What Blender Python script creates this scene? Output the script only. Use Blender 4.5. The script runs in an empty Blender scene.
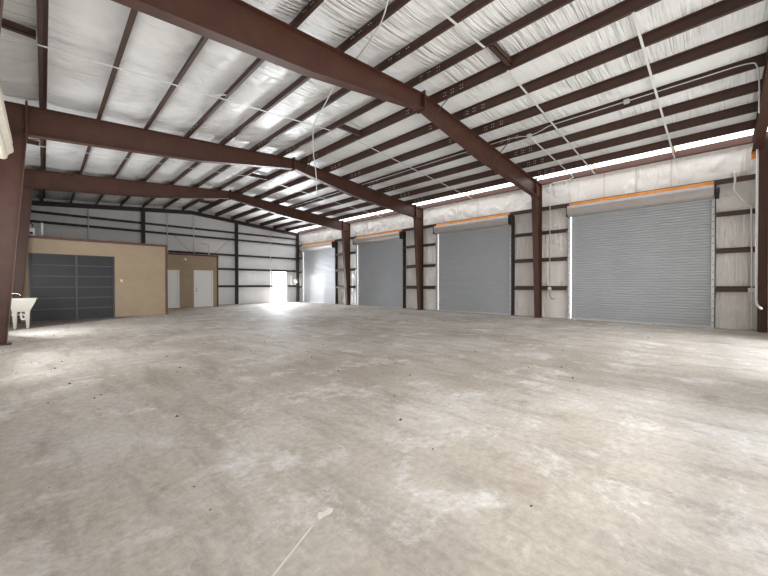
import bpy, bmesh, math, random
from mathutils import Vector, Matrix
random.seed(7)
S = bpy.context.scene
C = S.collection

# ------------------------------------------------------------------ camera
F_PX = 339.17
YAW, PITCH, ROLL, CAM_H = 0.7871, -0.0092, -0.001, 1.33
cd = bpy.data.cameras.new('camera')
cam = bpy.data.objects.new('camera', cd); C.objects.link(cam)
cd.sensor_width = 36.0; cd.lens = F_PX / 768 * 36.0; cd.clip_start = 0.03; cd.clip_end = 400
fw = Vector((math.sin(YAW)*math.cos(PITCH), math.cos(YAW)*math.cos(PITCH), math.sin(PITCH)))
r0 = Vector((math.cos(YAW), -math.sin(YAW), 0)); u0 = r0.cross(fw)
rt = math.cos(ROLL)*r0 + math.sin(ROLL)*u0; up = -math.sin(ROLL)*r0 + math.cos(ROLL)*u0
m = Matrix((rt, up, -fw)).transposed().to_4x4(); m.translation = (0, 0, CAM_H)
cam.matrix_world = m
S.camera = cam

# ------------------------------------------------------------------ light
S.view_settings.view_transform = 'Standard'; S.view_settings.look = 'None'
S.view_settings.exposure = 0.68; S.view_settings.gamma = 1.0
S.view_settings.use_curve_mapping = False
try:
    S.cycles.max_bounces = 10; S.cycles.diffuse_bounces = 7; S.cycles.sample_clamp_indirect = 8
    S.cycles.use_denoising = True
except Exception: pass

world = bpy.data.worlds.new('world'); S.world = world; world.use_nodes = True
bgn = world.node_tree.nodes['Background']
bgn.inputs[0].default_value = (0.96, 0.98, 1.0, 1); bgn.inputs[1].default_value = 2.6

def area(name, loc, direction, sx, sy, power, col=(1, 1, 1), spread=math.pi):
    l = bpy.data.lights.new(name, 'AREA'); l.shape = 'RECTANGLE'; l.size = sx; l.size_y = sy
    l.energy = power; l.color = col; l.spread = spread
    o = bpy.data.objects.new(name, l); C.objects.link(o); o.location = loc
    o.rotation_euler = Vector(direction).to_track_quat('-Z', 'Z').to_euler()
    return o
# daylight through the openings: two open bays in the near end wall, open door on the left, back door
area('daylight_front_bay', (3.0, -0.93, 2.0), (0.0, 1, 0.5), 4.1, 3.2, 120, (1.0, 0.98, 0.95))
area('daylight_front_far_bay', (9.4, -0.93, 2.0), (0.0, 1, 0.5), 5.2, 3.2, 80, (1.0, 0.98, 0.95))
area('daylight_left_opening', (-1.25, 8.34, 2.1), (1, 0.0, 0.4), 3.9, 3.2, 100, (0.97, 0.985, 1.0))
area('daylight_left_far_opening', (-1.25, 13.3, 1.5), (1, 0.4, 0.4), 1.8, 2.8, 160, (0.94, 0.97, 1.0))
area('daylight_back_door', (12.95, 24.85, 1.25), (-0.85, -1, 0.28), 1.8, 2.4, 1100, (0.93, 0.965, 1.0), math.radians(138))

sl = bpy.data.lights.new('sun', 'SUN'); sl.energy = 0.9; sl.angle = math.radians(1.0); sl.color = (1, .97, .93)
so = bpy.data.objects.new('sun', sl); C.objects.link(so)
so.rotation_euler = Vector((0.53, -0.85, -0.075)).to_track_quat('-Z', 'Z').to_euler()

# ------------------------------------------------------------------ materials
def nodes(name):
    mt = bpy.data.materials.new(name); mt.use_nodes = True
    nt = mt.node_tree; b = nt.nodes['Principled BSDF']
    return mt, nt, b
def N(nt, t, **kw):
    n = nt.nodes.new(t)
    for k, v in kw.items():
        if k in n.inputs.keys(): n.inputs[k].default_value = v
        else: setattr(n, k, v)
    return n
def ramp(nt, src, stops):
    r = nt.nodes.new('ShaderNodeValToRGB'); e = r.color_ramp.elements
    e[0].position, e[0].color = stops[0][0], (*stops[0][1], 1)
    e[1].position, e[1].color = stops[-1][0], (*stops[-1][1], 1)
    for p, c in stops[1:-1]:
        x = e.new(p); x.color = (*c, 1)
    nt.links.new(src, r.inputs[0]); return r.outputs[0]
def coords(nt, scale=(1, 1, 1), rot=(0, 0, 0)):
    g = nt.nodes.new('ShaderNodeNewGeometry'); mp = nt.nodes.new('ShaderNodeMapping')
    mp.inputs['Scale'].default_value = scale; mp.inputs['Rotation'].default_value = rot
    nt.links.new(g.outputs['Position'], mp.inputs[0]); return mp.outputs[0]
def noise(nt, vec, scale, detail=4, rough=.55, dist=0):
    n = nt.nodes.new('ShaderNodeTexNoise'); n.inputs['Scale'].default_value = scale
    n.inputs['Detail'].default_value = detail; n.inputs['Roughness'].default_value = rough
    n.inputs['Distortion'].default_value = dist
    nt.links.new(vec, n.inputs['Vector']); return n.outputs[0]
def mixc(nt, fac, a, b, mode='MIX'):
    mx = nt.nodes.new('ShaderNodeMix'); mx.data_type = 'RGBA'; mx.blend_type = mode
    for sock, v in ((mx.inputs[0], fac), (mx.inputs[6], a), (mx.inputs[7], b)):
        if hasattr(v, 'links') or hasattr(v, 'is_linked'): nt.links.new(v, sock)
        elif isinstance(v, tuple): sock.default_value = (*v, 1)
        else: sock.default_value = v
    return mx.outputs[2]
def bump(nt, b, h, strength=.3, dist=.02):
    n = nt.nodes.new('ShaderNodeBump'); n.inputs['Strength'].default_value = strength
    n.inputs['Distance'].default_value = dist
    nt.links.new(h, n.inputs['Height']); nt.links.new(n.outputs[0], b.inputs['Normal'])
def plain(name, col, rough=.6, metal=0, var=.12, scale=6):
    mt, nt, b = nodes(name)
    v = coords(nt); f = noise(nt, v, scale, 5)
    lo = tuple(c*(1-var) for c in col); hi = tuple(min(1, c*(1+var)) for c in col)
    nt.links.new(ramp(nt, f, [(.3, lo), (.7, hi)]), b.inputs['Base Color'])
    b.inputs['Roughness'].default_value = rough; b.inputs['Metallic'].default_value = metal
    return mt
M = {}
M['frame'] = plain('primer_red_frame_steel', (0.072, 0.027, 0.0155), .55, 0, .18, 3)
M['purlin'] = plain('primer_brown_purlin_steel', (0.056, 0.025, 0.0175), .6, 0, .2, 3)
M['girt'] = plain('dark_brown_girt_steel', (0.06, 0.03, 0.024), .6, 0, .2, 3)
M['backsteel'] = plain('charcoal_brown_steel', (0.035, 0.026, 0.024), .6, 0, .2, 3)
M['orange'] = plain('orange_steel_and_leak_glow', (0.80, 0.34, 0.08), .5, 0, .15, 4)  # clips and spacers; on the lintels it paints leaking daylight
M['bolt'] = plain('zinc_bolts', (0.75, 0.72, 0.70), .45, .2)
M['galv'] = plain('galvanised_steel', (0.55, 0.56, 0.56), .42, .35, .12, 10)
M['black'] = plain('black_steel', (0.016, 0.015, 0.015), .5, 0)
M['white'] = plain('white_painted_conduit', (0.74, 0.73, 0.70), .45, 0, .06)
M['conduit_grey'] = plain('pale_grey_conduit', (0.55, 0.55, 0.55), .4, .2, .06)
M['strap'] = plain('pale_grey_strap', (0.62, 0.62, 0.61), .5, 0, .05)
M['wall_strap'] = plain('tan_wall_strap', (0.60, 0.53, 0.46), .6, 0, .05)
M['cable'] = plain('white_cable_jacket', (0.70, 0.69, 0.66), .5, 0, .05)
M['cream'] = plain('cream_enamel', (0.74, 0.68, 0.56), .5, 0, .06)
M['tub'] = plain('ivory_plastic', (0.30, 0.28, 0.24), .4, 0, .05)
M['chrome'] = plain('chrome', (0.7, 0.7, 0.7), .18, 1, .03)
M['tan'] = plain('tan_painted_panel', (0.36, 0.275, 0.185), .75, 0, .07, 2)
M['brown_trim'] = plain('brown_trim_paint', (0.10, 0.04, 0.025), .5, 0, .1)
M['charcoal'] = plain('charcoal_panel_paint', (0.009, 0.0095, 0.0115), .5, 0, .12, 3)
M['charcoal_rail'] = plain('grey_rail_paint', (0.05, 0.053, 0.06), .5, 0, .1)
M['door_white'] = plain('white_door_paint', (0.78, 0.78, 0.78), .45, 0, .03)
M['hood'] = plain('door_hood_sheet', (0.40, 0.37, 0.35), .5, .1, .06)
M['ground'] = plain('pale_outdoor_concrete', (0.55, 0.54, 0.52), .9, 0, .1, .5)
M['scrap'] = plain('pale_paper_scrap', (0.60, 0.57, 0.51), .8)
M['pebble'] = plain('dark_grit', (0.07, 0.06, 0.055), .9, 0, .3, 30)

def curtain_material():
    mt, nt, b = nodes('grey_door_slats')
    v = coords(nt, (1, 1, 1)); f = noise(nt, v, 1.2, 5, .6)
    base = ramp(nt, f, [(.3, (0.40, 0.42, 0.445)), (.7, (0.435, 0.455, 0.48))])
    v2 = coords(nt, (1, 1, 1.6)); sp = noise(nt, v2, 26, 4, .75)
    dots = ramp(nt, sp, [(.72, (0, 0, 0)), (.77, (1, 1, 1))])
    nt.links.new(mixc(nt, dots, base, (0.13, 0.12, 0.11)), b.inputs['Base Color'])
    b.inputs['Roughness'].default_value = .42; b.inputs['Metallic'].default_value = .15
    return mt
M['curtain'] = curtain_material()

def insulation(name, sc, col_lo, col_hi, strength, wav, d=.035):
    """white vinyl facing: folds run along the axis that is scaled down"""
    mt, nt, b = nodes(name)
    v = coords(nt, sc); f = noise(nt, v, 1.0, 3, .55, .2)
    v2 = coords(nt, tuple(s*2.7 for s in sc)); g = noise(nt, v2, 1.0, 2, .5, .5)
    big = noise(nt, coords(nt), .55, 3)
    msk = ramp(nt, big, [(.42, (.12,)*3), (.60, (1,)*3)])
    ad = nt.nodes.new('ShaderNodeMath'); ad.operation = 'MULTIPLY_ADD'
    nt.links.new(g, ad.inputs[0]); ad.inputs[1].default_value = wav; nt.links.new(f, ad.inputs[2])
    mu = nt.nodes.new('ShaderNodeMath'); mu.operation = 'MULTIPLY'
    nt.links.new(ad.outputs[0], mu.inputs[0]); nt.links.new(msk, mu.inputs[1])
    bump(nt, b, mu.outputs[0], strength, d)
    nt.links.new(ramp(nt, big, [(.3, col_lo), (.7, col_hi)]), b.inputs['Base Color'])
    b.inputs['Roughness'].default_value = .42
    return mt
M['roof_ins'] = insulation('roof_insulation_facing', (0.4, 13.0, 1), (0.78, 0.785, 0.78), (0.83, 0.83, 0.82), 1.0, .25, .14)
M['wall_ins'] = insulation('wall_insulation_facing', (4.5, 4.5, .45), (0.70, 0.67, 0.635), (0.80, 0.77, 0.735), 1.0, .4, .17)
M['back_ins'] = insulation('back_wall_insulation', (5, 5, .4), (0.72, 0.72, 0.73), (0.80, 0.80, 0.81), .8, .4, .06)

def floor_material():
    mt, nt, b = nodes('dusty_concrete')
    v = coords(nt)
    a = noise(nt, v, .35, 7, .65, .25)
    base = ramp(nt, a, [(.36, (0.375, 0.33, 0.28)), (.5, (0.455, 0.415, 0.365)), (.62, (0.54, 0.51, 0.475))])
    vs = coords(nt, (1.0, .22, 1), (0, 0, .75)); s = noise(nt, vs, 3.2, 9, .74, .3)      # trowel drags
    base = mixc(nt, ramp(nt, s, [(.38, (.9,)*3), (.52, (0,)*3)]), base, mixc(nt, .5, base, (0.25, 0.22, 0.19)))
    p = noise(nt, v, 1.3, 10, .74, .3)
    base = mixc(nt, ramp(nt, p, [(.53, (0,)*3), (.64, (.85,)*3)]), base, (0.63, 0.615, 0.60))
    p2 = noise(nt, coords(nt, (1, .6, 1), (0, 0, 1.1)), 1.7, 10, .78, .3)
    base = mixc(nt, ramp(nt, p2, [(.34, (.8,)*3), (.43, (0,)*3)]), base, (0.29, 0.255, 0.22))
    fine = noise(nt, v, 17, 8, .75)
    base = mixc(nt, .8, base, mixc(nt, 1.0, base, ramp(nt, fine, [(.3, (.72,)*3), (.7, (1.2,)*3)]), 'MULTIPLY'))
    grit = noise(nt, v, 30, 3, .6)
    base = mixc(nt, ramp(nt, grit, [(.70, (0,)*3), (.75, (.6,)*3)]), base, (0.17, 0.15, 0.13))
    scr = noise(nt, coords(nt, (14, .5, 1), (0, 0, .55)), 1.0, 2, .5)                     # long thin scratches
    base = mixc(nt, ramp(nt, scr, [(.73, (0,)*3), (.76, (.5,)*3)]), base, (0.20, 0.18, 0.16))
    # darker strip along the tan room, cut by a slanted edge
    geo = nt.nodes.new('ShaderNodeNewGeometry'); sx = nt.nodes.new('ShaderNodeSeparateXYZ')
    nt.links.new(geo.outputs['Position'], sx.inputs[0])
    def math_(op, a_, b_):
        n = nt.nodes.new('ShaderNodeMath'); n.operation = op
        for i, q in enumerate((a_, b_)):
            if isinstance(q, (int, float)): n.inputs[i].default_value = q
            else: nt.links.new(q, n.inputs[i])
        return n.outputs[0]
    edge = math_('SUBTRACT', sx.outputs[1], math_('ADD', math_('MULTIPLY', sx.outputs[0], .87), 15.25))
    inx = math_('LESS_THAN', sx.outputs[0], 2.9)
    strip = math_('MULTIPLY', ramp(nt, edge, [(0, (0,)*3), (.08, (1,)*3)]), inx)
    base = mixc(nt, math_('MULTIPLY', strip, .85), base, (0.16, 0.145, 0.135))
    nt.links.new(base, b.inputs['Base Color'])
    nt.links.new(ramp(nt, p, [(.3, (.85,)*3), (.7, (.68,)*3)]), b.inputs['Roughness'])
    b.inputs['Specular IOR Level'].default_value = .3
    nt.links.new(b.inputs['Roughness'].links[0].from_socket, b.inputs['Roughness'])
    bump(nt, b, fine, .3, .012)
    return mt
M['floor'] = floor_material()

# ------------------------------------------------------------------ mesh helpers
class MB:
    def __init__(s): s.v = []; s.f = []; s.m = []; s.mats = []
    def mi(s, mat):
        if mat not in s.mats: s.mats.append(mat)
        return s.mats.index(mat)
    def add(s, vs, fs, mat=None):
        o = len(s.v); s.v += [tuple(p) for p in vs]; k = s.mi(mat)
        for f in fs: s.f.append(tuple(o+i for i in f)); s.m.append(k)
    def box(s, a, b, mat=None):
        (x0, y0, z0), (x1, y1, z1) = [tuple(min(p, q) for p, q in zip(a, b)), tuple(max(p, q) for p, q in zip(a, b))]
        s.add([(x0,y0,z0),(x1,y0,z0),(x1,y1,z0),(x0,y1,z0),(x0,y0,z1),(x1,y0,z1),(x1,y1,z1),(x0,y1,z1)],
              [(3,2,1,0),(4,5,6,7),(0,1,5,4),(1,2,6,5),(2,3,7,6),(3,0,4,7)], mat)
    def prism(s, poly, off, mat=None):
        """poly: 3-D outline, extruded by vector off"""
        n = len(poly); off = Vector(off)
        vs = [Vector(p) for p in poly] + [Vector(p)+off for p in poly]
        fs = [tuple(range(n)), tuple(range(2*n-1, n-1, -1))] + [(i, i+n, (i+1) % n+n, (i+1) % n) for i in range(n)]
        s.add(vs, fs, mat)
    def tube(s, pts, r, mat=None, n=8, caps=True):
        pts = [Vector(p) for p in pts]; rings = []
        ref = None
        for i, p in enumerate(pts):
            d = (pts[min(i+1, len(pts)-1)] - pts[max(i-1, 0)]).normalized()
            if ref is None:
                ref = Vector((0, 0, 1)) if abs(d.z) < .9 else Vector((1, 0, 0))
            x = (ref - d*ref.dot(d)).normalized(); y = d.cross(x); ref = x
            rr = r[i] if isinstance(r, (list, tuple)) else r
            rings.append([p + rr*(math.cos(2*math.pi*k/n)*x + math.sin(2*math.pi*k/n)*y) for k in range(n)])
        vs = [q for rg in rings for q in rg]; fs = []
        for i in range(len(pts)-1):
            for k in range(n):
                fs.append((i*n+k, i*n+(k+1) % n, (i+1)*n+(k+1) % n, (i+1)*n+k))
        if caps: fs += [tuple(range(n-1, -1, -1)), tuple((len(pts)-1)*n+k for k in range(n))]
        s.add(vs, fs, mat)
    def build(s, name, mat=None, parent=None, smooth=False, origin=None, bevel=0):
        me = bpy.data.meshes.new(name)
        og = Vector(origin) if origin is not None else Vector((0, 0, 0))
        me.from_pydata([tuple(Vector(p)-og) for p in s.v], [], s.f)
        for k in s.mats: me.materials.append(M[k if k else mat])
        for p, k in zip(me.polygons, s.m): p.material_index = k
        if smooth:
            for p in me.polygons: p.use_smooth = True
        me.update()
        bm = bmesh.new(); bm.from_mesh(me); bmesh.ops.recalc_face_normals(bm, faces=bm.faces[:]); bm.to_mesh(me); bm.free()
        o = bpy.data.objects.new(name, me); C.objects.link(o)
        o.location = og
        if parent is not None:
            o.parent = parent; o.location = og - WORLD_LOC.get(parent.name, Vector((0, 0, 0)))
        WORLD_LOC[o.name] = og
        if bevel:
            md = o.modifiers.new('bevel', 'BEVEL'); md.width = bevel; md.segments = 2; md.limit_method = 'ANGLE'
        return o
WORLD_LOC = {}
def smooth_path(pts, k=6):
    P = [Vector(p) for p in pts]; P = [2*P[0]-P[1]] + P + [2*P[-1]-P[-2]]; out = []
    for i in range(1, len(P)-2):
        for j in range(k):
            t = j/k; a, b, c, d = P[i-1:i+3]
            out.append(.5*((2*b)+(c-a)*t+(2*a-5*b+4*c-d)*t*t+(3*b-a-3*c+d)*t**3))
    out.append(P[-2]); return out
def tag(o, label, cat, group=None, kind=None):
    o['label'] = label; o['category'] = cat
    if group: o['group'] = group
    if kind: o['kind'] = kind
    return o
def empty(name, loc):
    o = bpy.data.objects.new(name, None); C.objects.link(o); o.location = loc
    o.empty_display_size = .1; WORLD_LOC[o.name] = Vector(loc); return o
def box_obj(name, a, b, mat, parent=None, bevel=0):
    q = MB(); q.box(a, b); c = [(x+y)/2 for x, y in zip(a, b)]; c[2] = min(a[2], b[2])
    return q.build(name, mat, parent, origin=c, bevel=bevel)

# ------------------------------------------------------------------ dimensions (metres)
XL, XR = -1.28, 14.53           # inner faces of the side walls
YN, YB = -0.95, 24.08           # near and back walls
XRIDGE = 6.625
SLOPE = 1/12.2
FR = [5.29, 11.39, 17.49]       # portal frames
PB = 6.02                       # purlin underside at the ridge
def zb(x): return PB - abs(x-XRIDGE)*SLOPE           # purlin underside / rafter top
DOORS = [(0.24, 4.13), (6.58, 10.40), (12.88, 16.76), (19.2, 23.28)]
DTOP = 4.0

# ------------------------------------------------------------------ setting
q = MB(); q.box((XL-.2, YN-.2, -.2), (XR+.2, YB+.2, 0))
tag(q.build('floor', 'floor'), 'large dusty beige and grey concrete floor slab of the hall', 'floor', kind='structure')
q = MB(); q.box((-60, -60, -.35), (90, 100, -.21))
tag(q.build('ground', 'ground'), 'pale concrete ground outside the hall', 'ground', kind='structure')

PX = [0.02 + 1.024*i for i in range(7)] + [7.10 + 1.032*i for i in range(7)]
def ceiling():
    q = MB()
    xs = [XL-.15] + [-1.07] + PX + [13.62]
    prof = []
    for a, b in zip(xs[:-1], xs[1:]):
        n = 8
        for j in range(n):
            t = j/n; x = a+(b-a)*t
            sag = .045*4*t*(1-t) if b-a > .6 and not (a < XRIDGE < b) else 0.02*4*t*(1-t)
            prof.append((x, zb(x)+.205-sag))
    prof.append((xs[-1], zb(xs[-1])+.205))
    top = [(x, z) for x, z in ((prof[-1][0], zb(prof[-1][0])+.34), (XRIDGE, zb(XRIDGE)+.34), (prof[0][0], zb(prof[0][0])+.34))]
    ring = prof + top
    n = len(ring); ys = [YN-.1, YB+.1]
    vs = [(x, ys[0], z) for x, z in ring] + [(x, ys[1], z) for x, z in ring]
    fs = [(i, (i+1) % n, (i+1) % n+n, i+n) for i in range(n)]
    q.add(vs, fs)
    o = q.build('ceiling', 'roof_ins', smooth=False)
    for p in o.data.polygons:
        p.use_smooth = p.index < len(prof)-1
    return tag(o, 'sloping roof lined with wrinkled white vinyl faced insulation between purlins', 'ceiling', kind='structure')
ceiling()

def wall_with_holes(q, axis, pos, thick, u0, u1, z1, holes):
    """axis 'x': wall at X=pos spanning Y u0..u1; holes are (a, b, ztop) from the floor"""
    def bx(a, b, za, zc):
        if axis == 'x': q.box((pos, a, za), (pos+thick, b, zc))
        else: q.box((a, pos, za), (b, pos+thick, zc))
    cur = u0
    for a, b, zt in sorted(holes):
        bx(cur, a, 0, z1); bx(a, b, zt, z1); cur = b
    bx(cur, u1, 0, z1)
q = MB(); wall_with_holes(q, 'x', XR, .12, YN, YB, 5.58, [(a+.02, b+.09, DTOP+.2) for a, b in DOORS])
tag(q.build('wall_right', 'wall_ins'), 'white insulated metal side wall holding the four roll-up doors', 'wall', kind='structure')
def gable(q, y, th, holes):
    wall_with_holes(q, 'y', y, th, XL, XR, 4.6, holes)
    zt = lambda x: zb(x)+.19
    q.prism([(XL, y, 4.6), (XR, y, 4.6), (XR, y, zt(XR)), (XRIDGE, y, zt(XRIDGE)), (XL, y, zt(XL))], (0, th, 0))
q = MB(); gable(q, YB, .12, [(12.26, 13.38, 2.32)])
tag(q.build('wall_back', 'back_ins'), 'white insulated back gable wall with a bright open doorway', 'wall', kind='structure')
q = MB(); gable(q, YN-.12, .12, [(0.9, 5.1, 3.8), (6.75, 12.05, 3.8)])
tag(q.build('wall_front', 'wall_ins'), 'white insulated near gable wall at the right edge of the photo', 'wall', kind='structure')
q = MB(); wall_with_holes(q, 'x', XL-.12, .12, YN, YB, 5.56, [(6.34, 10.34, 4.0), (12.4, 14.2, 3.0)])
tag(q.build('wall_left', 'wall_ins'), 'insulated left side wall behind the left steel columns', 'wall', kind='structure')
q = MB(); q.box((-14, -14, -.21), (-7, 40, 8))  # unseen block added to keep low sun out of the left openings
tag(q.build('sun_blocker', 'tan'), 'unseen block added outside the left wall to stop the low sun', 'sun blocker', kind='structure')

# ------------------------------------------------------------------ portal frames
def ibeam_flange(q, a, b, y, w=.2, t=.016, mat=None):
    """flat plate from a to b (x,z), width w along y"""
    d = Vector((b[0]-a[0], 0, b[1]-a[1])).normalized(); nrm = Vector((-d.z, 0, d.x))*t/2
    A = Vector((a[0], y-w/2, a[1])); B = Vector((b[0], y-w/2, b[1]))
    q.prism([A-nrm, B-nrm, B+nrm, A+nrm], (0, w, 0), mat)
def web(q, poly, y, t=.012):
    q.prism([(x, y-t/2, z) for x, z in poly], (0, t, 0))
KL, KR = (-.25, 4.79), (13.72, 4.86)
BOT_L = [KL, (1.68, 4.97), (3.42, 5.14), (XRIDGE, 5.665)]
BOT_R = [KR, (11.5, 5.03), (9.40, 5.215), (XRIDGE, 5.665)]
def frame(y, label):
    t = empty('portal_frame', (XRIDGE, y, 0)); tag(t, label, 'steel frame', 'steel portal frames across the hall')
    for side, BOT, base_in, outx in ((-1, BOT_L, -.60, -1.0), (1, BOT_R, 14.07, 14.30)):
        k = BOT[0]
        q = MB()
        # column
        web(q, [(outx, 0), (base_in, 0), k, (k[0], zb(k[0])-.01), (outx, zb(outx)-.01)], y)
        ibeam_flange(q, (base_in, 0), k, y); ibeam_flange(q, (outx, 0), (outx, zb(outx)-.01), y)
        ibeam_flange(q, (outx, zb(outx)-.012), (k[0], zb(k[0])-.012), y)
        c = q.build('column', 'frame', t)
        q = MB(); q.box((min(outx, base_in)-.08, y-.14, 0), (max(outx, base_in)+.08, y+.14, .02)); q.build('base_plate', 'frame', c)
        q = MB(); ibeam_flange(q, (outx, k[1]), k, y, .18); q.build('stiffener', 'frame', c)
        # rafter half
        q = MB(); end = BOT[-1]
        web(q, BOT + [(XRIDGE, zb(XRIDGE)-.01), (k[0], zb(k[0])-.01)], y)
        for a, b in zip(BOT[:-1], BOT[1:]): ibeam_flange(q, a, b, y)
        ibeam_flange(q, (k[0], zb(k[0])-.009), (XRIDGE, zb(XRIDGE)-.009), y)
        r = q.build('rafter', 'frame', t)
        q = MB(); q.box((k[0]-.02, y-.115, k[1]-.05), (k[0]+.02, y+.115, zb(k[0])+.09)); q.build('knee_plate', 'frame', r)
        # flange braces up to the purlins
        for px in (() if side < 0 else (7.10, 10.196, 13.292)):
            q = MB()
            zz = next((a[1]+(b[1]-a[1])*(px-a[0])/(b[0]-a[0]) for a, b in zip(BOT[:-1], BOT[1:]) if min(a[0], b[0]) <= px <= max(a[0], b[0])), k[1])
            q.tube([(px-.03, y-.02, zz+.03), (px-.03, y-.62, zb(px)+.04)], .018, n=4); q.build('flange_brace', 'girt', r)
    q = MB(); q.box((XRIDGE-.022, y-.12, 5.60), (XRIDGE+.022, y+.12, zb(XRIDGE)+.07)); q.build('ridge_plate', 'frame', t)
    return t
frame(FR[0], 'nearest reddish-brown steel frame, its wide rafter crossing the top of the photo')
frame(FR[1], 'second steel frame, its left column standing at the left edge of the photo')
frame(FR[2], 'farthest free-standing steel frame, its left column beside the tan room')

def end_frame(y, label, mat, depth=.34, cols=()):
    t = empty('end_frame', (XRIDGE, y, 0)); tag(t, label, 'steel frame')
    for s in (-1, 1):
        x1 = -.98 if s < 0 else 14.28
        q = MB()
        web(q, [(x1, zb(x1)-depth), (XRIDGE, zb(XRIDGE)-depth), (XRIDGE, zb(XRIDGE)), (x1, zb(x1))], y)
        ibeam_flange(q, (x1, zb(x1)-depth), (XRIDGE, zb(XRIDGE)-depth), y, .2); ibeam_flange(q, (x1, zb(x1)-.01), (XRIDGE, zb(XRIDGE)-.01), y, .2)
        q.build('rafter', mat, t)
    for x in cols:
        q = MB(); z1 = zb(x)-.02
        yp = y if y > 5 else -.80
        q.box((x-.085, yp-.09, 0), (x-.075, yp+.09, z1)); q.box((x+.075, yp-.09, 0), (x+.085, yp+.09, z1)); q.box((x-.075, yp-.005, 0), (x+.075, yp+.005, z1))
        q.build('column', mat, t)
    return t
end_frame(YB-.27, 'thin dark steel end frame with posts against the back gable wall', 'backsteel', .2, (-.9, 4.10, 9.44, 14.20))
end_near = end_frame(-.68, 'brown steel end frame at the right edge beside the near corner', 'frame', .30, (14.16,))

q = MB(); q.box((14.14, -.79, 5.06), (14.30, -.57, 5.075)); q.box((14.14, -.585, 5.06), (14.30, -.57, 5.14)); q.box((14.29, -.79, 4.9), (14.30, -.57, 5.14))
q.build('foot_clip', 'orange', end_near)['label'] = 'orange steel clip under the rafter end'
# ------------------------------------------------------------------ purlins
ORD = ['first', 'second', 'third', 'fourth', 'fifth', 'sixth', 'seventh']
def purlin(x, label, first=False):
    z = zb(x); h = .2; w = .065; t = .008; s = SLOPE if x < XRIDGE else -SLOPE
    y0, y1 = YN+.02, YB-.02
    q = MB()
    q.box((x-t/2, y0, z), (x+t/2, y1, z+h))
    e = -1 if x < XRIDGE else 1                     # lower flange points away from the ridge
    we = e*w; te = e*t
    q.prism([(x-te/2, y0, z), (x+we, y0, z+s*we), (x+we, y0, z+s*we+t), (x-te/2, y0, z+t)], (0, y1-y0, 0))
    q.prism([(x+we-te, y0, z+s*we), (x+we, y0, z+s*we), (x+we, y0, z+s*we+.02), (x+we-te, y0, z+s*we+.02)], (0, y1-y0, 0))
    q.prism([(x+te/2, y0, z+h-t), (x-we, y0, z+h-t-s*we), (x-we, y0, z+h-s*we), (x+te/2, y0, z+h)], (0, y1-y0, 0))
    for yc in FR:
        q.box((x-t/2-.006, yc-.95, z+.006), (x-t/2, yc+.95, z+h-.02))          # lapped end of the next length
        for dy in (-.88, -.82, -.62, -.56, -.40, -.34, .34, .40, .56, .62, .82, .88):
            for dz in (.055, .13):
                q.box((x-t/2-.012, yc+dy-.009, z+dz-.009), (x-t/2-.005, yc+dy+.009, z+dz+.009), 'bolt')
    o = q.build('roof_purlin', 'purlin', origin=(x, 0, z))
    tag(o, label, 'purlin', 'roof purlins')
for i in range(7):
    purlin(PX[6-i], f'brown roof purlin above the tan room side, {ORD[i]} one down from the ridge')
    purlin(PX[7+i], f'brown roof purlin above the roll-up door side, {ORD[i]} one down from the ridge')
def eave_strut(x, z, label, mat, d):
    q = MB(); y0, y1 = YN+.02, YB-.02
    q.box((x-.004, y0, z), (x+.004, y1, z+.21)); q.box((x-.004, y0, z), (x+d*.10, y1, z+.008)); q.box((x-.004, y0, z+.202), (x+d*.1, y1, z+.21))
    tag(q.build('eave_strut', mat, origin=(x, 0, z)), label, 'eave beam', 'eave struts')
eave_strut(14.36, 5.405, 'reddish-brown eave strut running above all four roll-up doors', 'frame', 1)
eave_strut(-1.07, zb(-1.07)-.08, 'brown eave strut along the left wall', 'purlin', -1)

# orange spacers in the eave gap
NTH = ['nearest', 'second nearest', 'third nearest', 'fourth nearest']
for i, y in enumerate((1.1, 3.3, 8.35, 14.4)):
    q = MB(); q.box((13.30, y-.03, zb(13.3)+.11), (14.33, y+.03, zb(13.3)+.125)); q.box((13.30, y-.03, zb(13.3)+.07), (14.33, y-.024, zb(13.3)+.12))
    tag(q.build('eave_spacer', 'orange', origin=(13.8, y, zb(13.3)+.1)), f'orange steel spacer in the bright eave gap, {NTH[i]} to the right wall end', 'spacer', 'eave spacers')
# brown bridging between the two ridge purlins
for y, w in ((3.25, 'in front of the nearest frame'), (8.1, 'between the nearest and second frames'), (14.4, 'between the second and farthest frames'), (20.9, 'behind the farthest frame')):
    q = MB(); z = zb(PX[6])
    q.box((PX[6]+.07, y-.05, z+.03), (PX[7]-.01, y+.05, z+.045)); q.box((PX[6]+.07, y+.042, z+.03), (PX[7]-.01, y+.05, z+.17)); q.box((PX[6]+.07, y-.05, z+.03), (PX[7]-.01, y-.042, z+.17))
    tag(q.build('ridge_spreader', 'purlin', origin=(XRIDGE, y, z)), f'short brown channel spanning the two ridge purlins {w}', 'spreader', 'ridge spreaders')
for y, w in ((8.2, 'between the nearest and second frames'), (14.4, 'between the second and farthest frames')):
    q = MB(); z = zb(-.04)-.03
    q.box((-1.06, y-.05, z+.04), (-.06, y+.05, z+.055)); q.box((-1.06, y-.05, z+.04), (-.06, y-.042, z+.15))
    tag(q.build('eave_spreader', 'purlin', origin=(-.55, y, z)), f'dark channel at the left eave {w}', 'spreader', 'eave spreaders')
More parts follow.
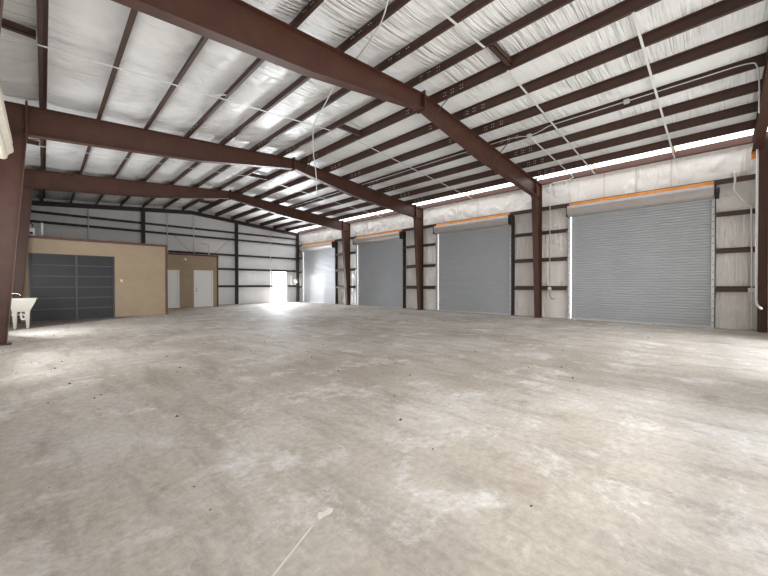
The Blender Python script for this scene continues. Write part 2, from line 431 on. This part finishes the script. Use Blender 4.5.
# white straps under the purlins
def strap(y, x0, x1, label):
    q = MB(); s = 1 if x0 < XRIDGE else -1
    z0, z1 = zb(x0)-.004, zb(x1)-.004
    q.prism([(x0, y-.022, z0), (x1, y-.022, z1), (x1, y+.022, z1), (x0, y+.022, z0)], (0, 0, -.006))
    tag(q.build('roof_strap', 'strap', origin=(x0, y, z0)), label, 'strap', 'white straps under the purlins')
strap(1.1, 7.13, 14.3, 'white strap crossing under the purlins at the upper right, nearest to the right corner')
strap(3.32, 7.13, 14.3, 'white strap crossing under the purlins just before the nearest frame, above the largest roll-up door')
strap(3.32, 3.0, 6.13, 'thin white strap left of the ridge, under the purlins in front of the nearest frame')
strap(8.35, 7.13, 14.3, 'white strap under the door side purlins between the nearest and second frames')
strap(8.36, -.06, 6.13, 'thin white strap under the tan room side purlins between the nearest and second frames')
strap(14.4, 7.13, 14.3, 'white strap under the door side purlins between the second and farthest frames')
strap(14.4, -.06, 6.13, 'thin white strap under the tan room side purlins between second and farthest frames')

# ------------------------------------------------------------------ wall straps
for y, lab in ((3.08, 'farthest from the right corner'), (2.13, 'in the middle'), (1.2, 'nearest the right corner')):
    q = MB(); q.box((XR-.012, y-.02, 4.5), (XR-.002, y+.02, 5.42)); tag(q.build('wall_strap', 'wall_strap', origin=(XR-.01, y, 4.5)), f'tan vertical strap above the largest roll-up door, {lab}', 'strap', 'tan straps above the roll-up doors')
for y, lab in ((9.3, 'left of middle'), (8.2, 'right of middle')):
    q = MB(); q.box((XR-.012, y-.02, 4.5), (XR-.002, y+.02, 5.42)); tag(q.build('wall_strap', 'wall_strap', origin=(XR-.01, y, 4.5)), f'tan vertical strap above the second nearest roll-up door, {lab}', 'strap', 'tan straps above the roll-up doors')

# ------------------------------------------------------------------ girts
def girt(name, a, b, z, axis, mat, label, grp, d=.19, h=.12):
    """Z-girt standing off the wall: vertical inner flange, flat web, outer flange"""
    q = MB(); t = .01
    def bx(u0, u1, v0, v1, z0, z1):
        if axis == 'x': q.box((XR-v1, u0, z0), (XR-v0, u1, z1))
        else: q.box((u0, YB-v1, z0), (u1, YB-v0, z1))
    bx(a, b, d-t, d, z-h/2, z+h/2); bx(a, b, 0.002, d-t, z+h/2-t, z+h/2); bx(a, b, .002, t, z+h/2, z+h/2+.05)
    org = (XR-.1, (a+b)/2, z-h/2) if axis == 'x' else ((a+b)/2, YB-.1, z-h/2)
    return tag(q.build(name, mat, origin=org), label, 'girt', grp)
GAPS = [(-.70, .13), (4.28, 6.38), (10.55, 12.68), (16.91, 19.0), (23.43, YB-.25)]
GN = ['between the near right corner and the largest door', 'between the nearest and second roll-up doors', 'between the second and third roll-up doors',
      'between the third and farthest roll-up doors', 'between the farthest roll-up door and the back corner']
for (a, b), gn in zip(GAPS, GN):
    for z, zn in ((1.17, 'lowest'), (2.32, 'middle'), (3.42, 'topmost')):
        girt('wall_girt', a, b, z, 'x', 'girt', f'{zn} brown wall girt {gn}', 'side wall girts')
q = MB()
girt('header_girt', -.70, YB-.2, 4.40, 'x', 'girt', 'long brown header girt running over all four roll-up doors', 'header girts', .21, .15)
for x0, x1, z, lab in ((XL, XR-.12, 4.93, 'topmost dark girt crossing the whole back wall'), (XL, XR-.12, 4.45, 'second dark girt from the top on the back wall'),
                       (4.0, XR-.12, 3.37, 'dark back wall girt just above the roof of the far tan room'), (7.75, XR-.12, 2.40, 'dark back wall girt just above the bright doorway'),
                       (7.75, 12.18, 1.22, 'lowest dark back wall girt left of the bright doorway'), (13.46, XR-.12, 1.22, 'lowest dark back wall girt right of the bright doorway')):
    girt('back_girt', x0, x1, z, 'y', 'backsteel', lab, 'back wall girts', .14, .10)

# ------------------------------------------------------------------ roll-up doors
def rollup(n, y0, y1, label, motor):
    t = empty(f'door_{n}', (XR, (y0+y1)/2, 0)); tag(t, label, 'roll-up door', 'roll-up doors', 'structure')
    xc = XR - .05                                    # curtain plane
    # curtain: corrugated slats
    q = MB(); pitch = .088; prof = []
    z = .03
    while z < DTOP+.15:
        for dz, dx in ((0, 0), (.008, -.012), (.030, -.020), (.060, -.020), (.080, -.012)):
            prof.append((xc+dx, z+dz))
        z += pitch
    ya, yb_ = y0-.03, y1+.012
    vs = [(x, ya, zz) for x, zz in prof] + [(x, yb_, zz) for x, zz in prof]; k = len(prof)
    back = [(x+.012, ya, zz) for x, zz in prof] + [(x+.012, yb_, zz) for x, zz in prof]
    q.add(vs, [(i, i+1, i+1+k, i+k) for i in range(k-1)]); q.add(back, [(i, i+k, i+1+k, i+1) for i in range(k-1)])
    q.build('curtain', 'curtain', t)
    q = MB(); q.box((xc-.03, ya, .0), (xc+.02, yb_, .035)); q.box((xc-.045, ya, .0), (xc-.03, yb_, .05)); q.build('bottom_bar', 'galv', t)
    # guides (perforated angles) and jamb channels
    for s, yy in ((-1, y0), (1, y1)):
        q = MB()
        yo = yy + (s*.042 if s > 0 else 0)            # far guide stands a little off the slats and lets daylight in
        q.box((xc-.10, yo, 0), (xc-.092, yo+s*.085, DTOP+.02)); q.box((xc-.10, yo+s*.077, 0), (XR-.005, yo+s*.085, DTOP+.02))
        z = .15
        while z < DTOP:
            q.box((xc-.106, yo+s*.03, z), (xc-.10, yo+s*.05, z+.03), 'black'); z += .22
        q.build('guide', 'galv', t)
        if s > 0: continue
        q = MB(); yj = yo+s*.088
        w = .075 if n > 1 else .012
        q.box((XR-.20, yj, 0), (XR-.19, yj+s*w, DTOP+.33)); q.box((XR-.20, yj, 0), (XR-.002, yj+s*.008, DTOP+.33)); q.box((XR-.20, yj+s*(w-.008), 0), (XR-.002, yj+s*w, DTOP+.33))
        q.build('jamb', 'black' if n > 1 else 'galv', t)
    # hood over the coil: rounded sheet
    q = MB(); pts = []
    zc, xh, rr = DTOP+.145, XR-.24, .20
    pts = [(XR-.06, zc-.20), (XR-.30, zc-.20), (XR-.38, zc-.15), (XR-.43, zc-.05), (XR-.43, zc+.08), (XR-.38, zc+.17), (XR-.30, zc+.20), (XR-.06, zc+.20)]
    q.prism([(x, y0-.06, z) for x, z in pts], (0, y1-y0+.14, 0))
    hd = q.build('hood', 'hood', t, smooth=False)
    for yy in (y0-.075, y1+.09):
        q = MB(); q.box((XR-.45, yy-.008, zc-.22), (XR-.01, yy+.008, zc+.2)); q.build('end_bracket', 'black' if motor else 'galv', hd)
    # lintel plate above the hood, daylight leaking past the coil painted as orange
    q = MB(); q.box((XR-.235, y0-.05, DTOP+.345), (XR-.215, y1+.05, DTOP+.455)); q.box((XR-.29, y0-.05, DTOP+.348), (XR-.22, y1+.05, DTOP+.356)); q.build('lintel_glow', 'orange', t)
    # chain hoist at the near end
    q = MB(); yw = y0-.13
    q.tube([(XR-.28, yw-.05, zc), (XR-.28, yw+.05, zc)], .10, n=16); q.box((XR-.36, yw-.04, zc-.24), (XR-.22, yw+.04, zc-.06))
    ho = q.build('chain_hoist', 'black', t)
    return t
rollup(1, *DOORS[0], 'largest and nearest grey slatted roll-up door at the right of the photo', True)
rollup(2, *DOORS[1], 'second nearest grey roll-up door, just left of the nearest steel column', True)
rollup(3, *DOORS[2], 'third grey roll-up door, between the second and farthest steel frames', True)
rollup(4, *DOORS[3], 'farthest grey roll-up door with a sunlit patch beside the back corner', True)

# rolled-up cream door on the left wall
t = empty('door_5', (XL+.35, 8.34, 3.9)); tag(t, 'rolled-up cream slatted door coil at the left edge of the photo', 'roll-up door', None, 'structure')
q = MB(); n = 40; ring = []
cx, cz = -.74, 4.16
for i in range(n):
    a = 2*math.pi*i/n; r = .30 + (.03 if (i//2) % 2 else 0)
    ring.append((cx+r*math.cos(a), cz+r*math.sin(a)))
q.prism([(x, 6.3, z) for x, z in ring], (0, 4.06, 0)); q.build('coil', 'cream', t)
for yy in (6.2, 10.42):
    q = MB(); q.box((XL+.005, yy-.01, 4.05), (cx+.02, yy+.01, 4.5)); q.build('end_bracket', 'galv', t)
q = MB(); q.tube([(cx, 6.2, cz), (cx, 10.43, cz)], .04); q.build('shaft', 'galv', t)

# ------------------------------------------------------------------ tan rooms
RY, RX, RH = 17.95, 3.98, 3.10
t = empty('partition_room', (1.4, RY, 0)); tag(t, 'large tan room with brown trim and a dark panelled door', 'room', None, 'structure')
q = MB(); DX0, DX1, DZ = -.39, 2.10, 2.52
q.box((XL, RY, 0), (DX0, RY+.12, RH)); q.box((DX1, RY, 0), (RX, RY+.12, RH)); q.box((DX0, RY, DZ), (DX1, RY+.12, RH)); q.build('front_wall', 'tan', t)
q = MB(); q.box((RX-.12, RY+.12, 0), (RX, YB-.15, RH)); q.build('side_wall', 'tan', t)
q = MB(); q.box((XL, RY, RH), (RX, YB-.15, RH+.05)); q.build('roof', 'tan', t)
q = MB(); q.box((XL, RY-.02, RH-.04), (RX+.02, RY+.06, RH+.06)); q.build('eave_trim', 'brown_trim', t)
q = MB(); q.box((RX-.07, RY-.02, 0), (RX+.02, RY+.02, RH-.04)); q.box((RX, RY, 0), (RX+.02, RY+.08, RH-.04)); q.build('corner_trim', 'brown_trim', t)
t2 = empty('door_6', ((DX0+DX1)/2, RY, 0)); tag(t2, 'dark charcoal sectional door with twelve panels in the tan room', 'door', None, 'structure')
NZ = 6
for r in range(NZ):
    za, zc = DZ*r/NZ, DZ*(r+1)/NZ
    s = box_obj('section', (DX0, RY+.10, za), (DX1, RY+.14, zc), 'charcoal', t2)
    q = MB(); q.box((DX0, RY+.06, zc-.025), (DX1, RY+.10, zc+(.02 if r < NZ-1 else 0))); q.build('rail', 'charcoal_rail', s)
for x, nme in ((DX0+.02, 'stile'), ((DX0+DX1)/2+.06, 'stile'), (DX1-.02, 'stile')):
    q = MB(); q.box((x-.035, RY+.045, 0), (x+.035, RY+.10, DZ)); q.build('stile', 'charcoal_rail', t2)
q = MB(); q.tube([(1.55, RY+.055, .22), (1.72, RY+.04, .12)], .015); q.build('handle', 'charcoal_rail', t2)

R2Y, R2X = 22.31, 7.69
t = empty('partition_room', (5.8, R2Y, 0)); tag(t, 'smaller tan room at the back with two white doors', 'room', None, 'structure')
q = MB(); WD = [(4.50, 5.56, 2.2), (6.32, 7.40, 2.22)]
cur = RX+.03
for a, b, zt in WD:
    q.box((cur, R2Y, 0), (a, R2Y+.12, RH)); q.box((a, R2Y, zt), (b, R2Y+.12, RH)); cur = b
q.box((cur, R2Y, 0), (R2X, R2Y+.12, RH)); q.build('front_wall', 'tan', t)
q = MB(); q.box((R2X-.12, R2Y+.12, 0), (R2X, YB-.16, RH)); q.build('side_wall', 'tan', t)
q = MB(); q.box((RX+.03, R2Y, RH), (R2X, YB-.16, RH+.05)); q.build('roof', 'tan', t)
q = MB(); q.box((RX+.03, R2Y-.02, RH-.02), (R2X+.02, R2Y+.06, RH+.07)); q.build('eave_trim', 'brown_trim', t)
q = MB(); q.box((R2X-.07, R2Y-.02, 0), (R2X+.02, R2Y+.02, RH-.02)); q.build('corner_trim', 'brown_trim', t)
for i, (a, b, zt) in enumerate(WD):
    d = empty(f'door_{7+i}', ((a+b)/2, R2Y, 0)); tag(d, ['white door partly hidden by the large tan room', 'white door with dark handle near the far tan corner'][i], 'door', None, 'structure')
    q = MB(); w = .075
    q.box((a, R2Y-.015, 0), (a+w, R2Y+.1, zt)); q.box((b-w, R2Y-.015, 0), (b, R2Y+.1, zt)); q.box((a+w, R2Y-.015, zt-w), (b-w, R2Y+.1, zt)); q.build('frame', 'door_white', d)
    lf = box_obj('leaf', (a+w+.008, R2Y+.02, .012), (b-w-.008, R2Y+.06, zt-w-.008), 'door_white', d)
    hx = a+w+.08
    q = MB(); q.tube([(hx, R2Y+.02, .98), (hx, R2Y-.03, .98)], .03, n=10); q.tube([(hx, R2Y+.02, 1.13), (hx, R2Y-.01, 1.13)], .028, n=10); q.build('knob', 'black', lf)
    for hz in (.25, 1.05, 1.9):
        q = MB(); q.box((b-w-.012, R2Y+.01, hz), (b-w+.004, R2Y+.022, hz+.09)); q.build('hinge', 'galv', lf)

# wall lamp on the far room
t = empty('wall_lamp', (5.86, R2Y, 2.83)); tag(t, 'round white wall lamp above the doors of the far tan room', 'lamp')
q = MB(); q.tube([(5.86, R2Y, 2.83), (5.86, R2Y-.04, 2.83)], .085, n=20); q.build('base', 'white', t)
q = MB(); q.tube([(5.86, R2Y-.04, 2.83), (5.86, R2Y-.08, 2.83), (5.86, R2Y-.10, 2.83)], [.078, .065, .03], n=20); q.build('lens', 'door_white', t, smooth=True)
for x, z, lab in ((2.32, 1.52, 'small switch plate beside the dark charcoal door'), (3.27, 1.27, 'small round outlet plate in the middle of the tan wall')):
    q = MB()
    if z > 1.4: q.box((x-.035, RY-.012, z-.055), (x+.035, RY, z+.055))
    else: q.tube([(x, RY, z), (x, RY-.015, z)], .05, n=14)
    o = q.build('wall_plate', 'tan' if z < 1.4 else 'cream', origin=(x, RY, z)); tag(o, lab, 'plate')
t = empty('electric_box', (-.31, YB-.5, 3.16))
t.location = (-.31, 18.3, RH+.05); WORLD_LOC[t.name] = Vector(t.location); tag(t, 'small white electrical box on the large tan room roof', 'box')
q = MB(); q.box((-.40, 18.2, RH+.05), (-.22, 18.34, RH+.36)); q.build('case', 'white', t, bevel=.01)
q = MB(); q.box((-.36, 18.192, RH+.12), (-.27, 18.2, RH+.22)); q.build('switch_panel', 'black', t)
q = MB(); q.tube(smooth_path([(-.30, 18.27, RH+.35), (-.28, 18.27, RH+.5), (-.40, 18.27, RH+.58)]), .014); q.build('cord', 'black', t)

# ------------------------------------------------------------------ utility sink
SX, SY = -.45, 15.35
t = empty('utility_sink', (SX, SY, 0)); tag(t, 'cream plastic utility sink on four legs beside the left column', 'sink')
def frustum(q, bot, top, zb_, zt_, mat=None):
    (a0, b0, a1, b1), (c0, d0, c1, d1) = bot, top
    q.add([(a0,b0,zb_),(a1,b0,zb_),(a1,b1,zb_),(a0,b1,zb_),(c0,d0,zt_),(c1,d0,zt_),(c1,d1,zt_),(c0,d1,zt_)],
          [(3,2,1,0),(0,1,5,4),(1,2,6,5),(2,3,7,6),(3,0,4,7)], mat)
q = MB()
frustum(q, (-.68, 15.12, -.31, 15.62), (-.76, 15.08, -.15, 15.66), .52, .91)
frustum(q, (-.66, 15.14, -.33, 15.60), (-.72, 15.12, -.19, 15.62), .55, .915)
top = [(-.76,15.08),(-.15,15.08),(-.15,15.66),(-.76,15.66)]; inn = [(-.72,15.12),(-.19,15.12),(-.19,15.62),(-.72,15.62)]
q.add([(x, y, .912) for x, y in top]+[(x, y, .912) for x, y in inn], [(i, (i+1) % 4, (i+1) % 4+4, i+4) for i in range(4)])
q.box((-.765, 15.07, .885), (-.145, 15.085, .93)); q.box((-.165, 15.07, .885), (-.14, 15.67, .93)); q.box((-.765, 15.655, .885), (-.145, 15.67, .93)); q.box((-.79, 15.07, .885), (-.755, 15.67, .96))
tub = q.build('basin', 'tub', t)
for x in (-.63, -.36):
    for y in (15.16, 15.58):
        q = MB(); q.prism([(x-.055, y-.03, .56), (x+.055, y-.03, .56), (x+.03, y-.02, 0), (x-.025, y-.02, 0)], (0, .05, 0)); q.build('leg', 'tub', t)
q = MB(); q.tube(smooth_path([(-.74, 15.37, .95), (-.74, 15.37, 1.03), (-.66, 15.37, 1.08), (-.55, 15.37, 1.06), (-.50, 15.37, 1.0)]), .014); q.tube([(-.77, 15.28, .98), (-.77, 15.46, .98)], .014); q.build('faucet', 'chrome', t, smooth=True)
q = MB(); q.tube(smooth_path([(-.5, 15.37, .54), (-.5, 15.37, .36), (-.48, 15.37, .28), (-.42, 15.37, .28), (-.40, 15.37, .36), (-.46, 15.38, .42), (-.7, 15.40, .42)]), .028); q.build('drain_trap', 'white', t, smooth=True)

# ------------------------------------------------------------------ conduits and cables
def pipe(name, pts, r, mat, label, cat='conduit', grp=None, curve=False, extra=None):
    q = MB(); q.tube(smooth_path(pts) if curve else pts, r, n=8)
    if not extra:
        o = q.build(name, mat, origin=pts[0], smooth=True); return tag(o, label, cat, grp)
    t = empty(name, pts[0]); tag(t, label, cat, grp); q.build('tube', mat, t, smooth=True)
    for nm, a, b in extra: box_obj(nm, a, b, mat, t)
    return t
zc = zb(10.19)
pipe('electrical_conduit', smooth_path([(10.10, -.50, 4.75), (10.1, -.50, 5.4), (10.08, -.47, 5.68), (10.06, -.32, zc+.06), (10.06, .5, zc+.07), (10.06, 3.3, zc+.07)], 5) +
     smooth_path([(10.06, 3.5, zc+.06), (10.06, 3.8, zc-.02), (10.06, 4.1, zc-.03), (10.06, 4.6, zc+.05), (10.06, 6.5, zc+.07)], 5) + [(10.06, 20, zc+.07)],
     .0115, 'conduit_grey', 'long white conduit running beneath a door side purlin from the near gable', extra=[('junction_box', (10.02, 3.96, zc-.07), (10.12, 4.08, zc+.0)), ('junction_box', (10.02, 1.62, zc+.03), (10.12, 1.73, zc+.11))])
pipe('electrical_conduit', [(10.1, 4.05, zc-.03), (13.9, 3.98, zb(13.9)-.03), (14.22, 4.02, 5.40), (14.29, 4.2, 5.36), (14.29, 4.75, 5.36), (14.29, 4.84, 5.34), (14.29, 4.88, 5.26), (14.29, 4.88, .98)],
     .018, 'conduit_grey', 'white conduit dropping down the wall just right of the nearest steel column', extra=[('outlet_box', (14.24, 4.82, 1.12), (14.315, 4.94, 1.23))])
q = MB(); q.tube(smooth_path([(14.29, 4.88, .98), (14.29, 4.86, .86), (14.29, 4.78, .76), (14.29, 4.68, .80)]), .013)
tag(q.build('dangling_cord', 'black', origin=(14.29, 4.88, .98), smooth=True), 'short dark cord dangling below the conduit beside the nearest column', 'cord')
pipe('flexible_conduit', [(14.31, -.22, 4.52), (14.22, -.23, 4.60), (14.2, -.25, 4.52), (14.25, -.25, 4.30), (14.27, -.24, 4.08), (14.29, -.40, 3.78), (14.30, -.54, 3.55)],
     .026, 'white', 'curved white flexible conduit hanging over the header girt near the right corner', curve=True)
pipe('electrical_conduit', [(14.305, -.58, 3.6), (14.305, -.62, .02)], .02, 'white', 'white vertical conduit on the wall in the near right corner', extra=[('switch_box', (14.24, -.66, 1.11), (14.335, -.53, 1.23))])
pipe('electrical_conduit', smooth_path([(13.7, -.66, 5.0), (13.7, -.66, 4.6), (13.7, -.66, 1.1), (13.6, -.66, .90), (13.3, -.66, .80), (12.0, -.66, .76)], 5), .026, 'white', 'white conduit at the right edge bending away along the near gable wall')
pipe('hanging_cable', [(3.75, 3.6, zb(3.75)+.02), (4.10, 4.15, 6.0-.18), (4.42, 5.02, zb(4.42)+.03), (4.50, 5.35, zb(4.5)+.05), (4.56, 5.95, 5.80), (4.93, 6.95, 5.80), (5.22, 7.85, 5.74), (5.28, 8.02, 5.55), (5.31, 8.05, 5.0), (5.36, 8.0, 4.4), (5.38, 8.0, 3.8)],
     .013, 'cable', 'long white cable drooping over the nearest rafter and hanging towards the floor', 'cable', curve=True)
pipe('loose_wire', [(2.1, 7.3, zb(2.1)-.01), (2.5, 7.9, zb(2.5)-.08), (2.75, 8.15, zb(2.7)-.06), (3.0, 8.1, zb(3)-.02)], .01, 'cable', 'thin loose wire looping below the roof insulation left of the ridge', 'wire', curve=True)
for x, z0, z1, lab in ((1.70, 3.2, zb(1.7), 'thin white conduit on the back wall above the large tan room'), (5.33, RH+.1, zb(5.33), 'white conduit on the back wall above the left white door'),
                       (6.78, RH+.1, zb(6.78), 'white conduit under the gable peak above the right white door'), (11.98, .1, zb(11.98), 'white conduit on the back wall just left of the bright doorway')):
    pipe('wall_conduit', [(x, YB-.17, z0), (x, YB-.17, z1-.05)], .022, 'white', lab, grp='vertical conduits on the back wall')
pipe('vent_pipe', [(7.05, 23.2, 3.95), (7.42, 23.2, 3.95), (7.45, 23.2, 3.92), (7.45, 23.2, RH+.05)], .03, 'white', 'bent white vent pipe rising from the far tan room roof', 'pipe')
pipe('vent_pipe', [(-.03, 18.5, RH+.05), (-.03, 18.5, RH+.62)], .04, 'white', 'short grey white pipe standing on the large tan room roof', 'pipe')
for a, b, lab in (((5.5, YB-.16, 4.6), (6.7, YB-.16, 3.3), 'left'), ((9.3, YB-.16, 4.7), (7.9, YB-.16, 3.3), 'right')):
    pipe('brace_cable', [a, b], .008, 'backsteel', f'thin diagonal brace cable on the back wall, {"sloping down towards the far post" if lab == "left" else "sloping up towards the far post"}', 'cable')
q = MB(); q.box((13.78, YB-.12, 1.35), (14.0, YB-.01, 2.05)); o = q.build('breaker_box', 'white', origin=(13.9, YB-.05, 1.35), bevel=.008); tag(o, 'pale grey electrical panel between bright doorway and back corner', 'panel')

# ------------------------------------------------------------------ bits on the floor
def scrap(x, y, w, h, label):
    q = MB(); pts = []
    for i in range(9):
        a = 2*math.pi*i/9; r = random.uniform(.7, 1.1); pts.append((x+math.cos(a)*w*r, y+math.sin(a)*h*r, .002))
    q.prism(pts, (0, 0, .03)); tag(q.build('paper_scrap', 'scrap', origin=(x, y, 0)), label, 'scrap')
scrap(14.1, 3.9, .10, .06, 'pale scrap on the floor at the left foot of the largest door')
scrap(14.15, 1.75, .10, .12, 'white scrap on the floor in front of the largest door')
q = MB(); pts = []
for i in range(14):
    a = 2*math.pi*i/14; r = random.uniform(.5, 1.2); pts.append((1.14+.075*math.cos(a)*r, 1.63+.028*math.sin(a)*r, .0006))
q.prism(pts, (0, 0, .002)); tag(q.build('paint_splash', 'scrap', origin=(1.14, 1.63, 0)), 'pale paint splash on the bare concrete in the foreground', 'paint splash')
q = MB(); q.prism([(.60, 1.39, .0006), (.61, 1.385, .0006), (1.03, 1.585, .0006), (1.02, 1.59, .0006)], (0, 0, .0012))
tag(q.build('paint_streak', 'scrap', origin=(.8, 1.48, 0)), 'thin pale streak on the concrete at the bottom edge of the photo', 'paint streak')
q = MB()
for i in range(420):
    x = random.uniform(-.8, 13.8); y = random.uniform(.6, 18)
    s = random.choice((.006, .008, .010, .014, .02)); a = random.uniform(0, 6.28)
    c = [(x+math.cos(a+k*2.1)*s*random.uniform(.7, 1.4), y+math.sin(a+k*2.1)*s*random.uniform(.7, 1.4)) for k in range(3)]
    q.add([(px, py, .0005) for px, py in c]+[(x, y, s*.9)], [(0, 1, 3), (1, 2, 3), (2, 0, 3), (2, 1, 0)])
tag(q.build('floor_grit', 'pebble'), 'scattered dark grit and crumbs lying over the concrete floor', 'grit', None, 'stuff')
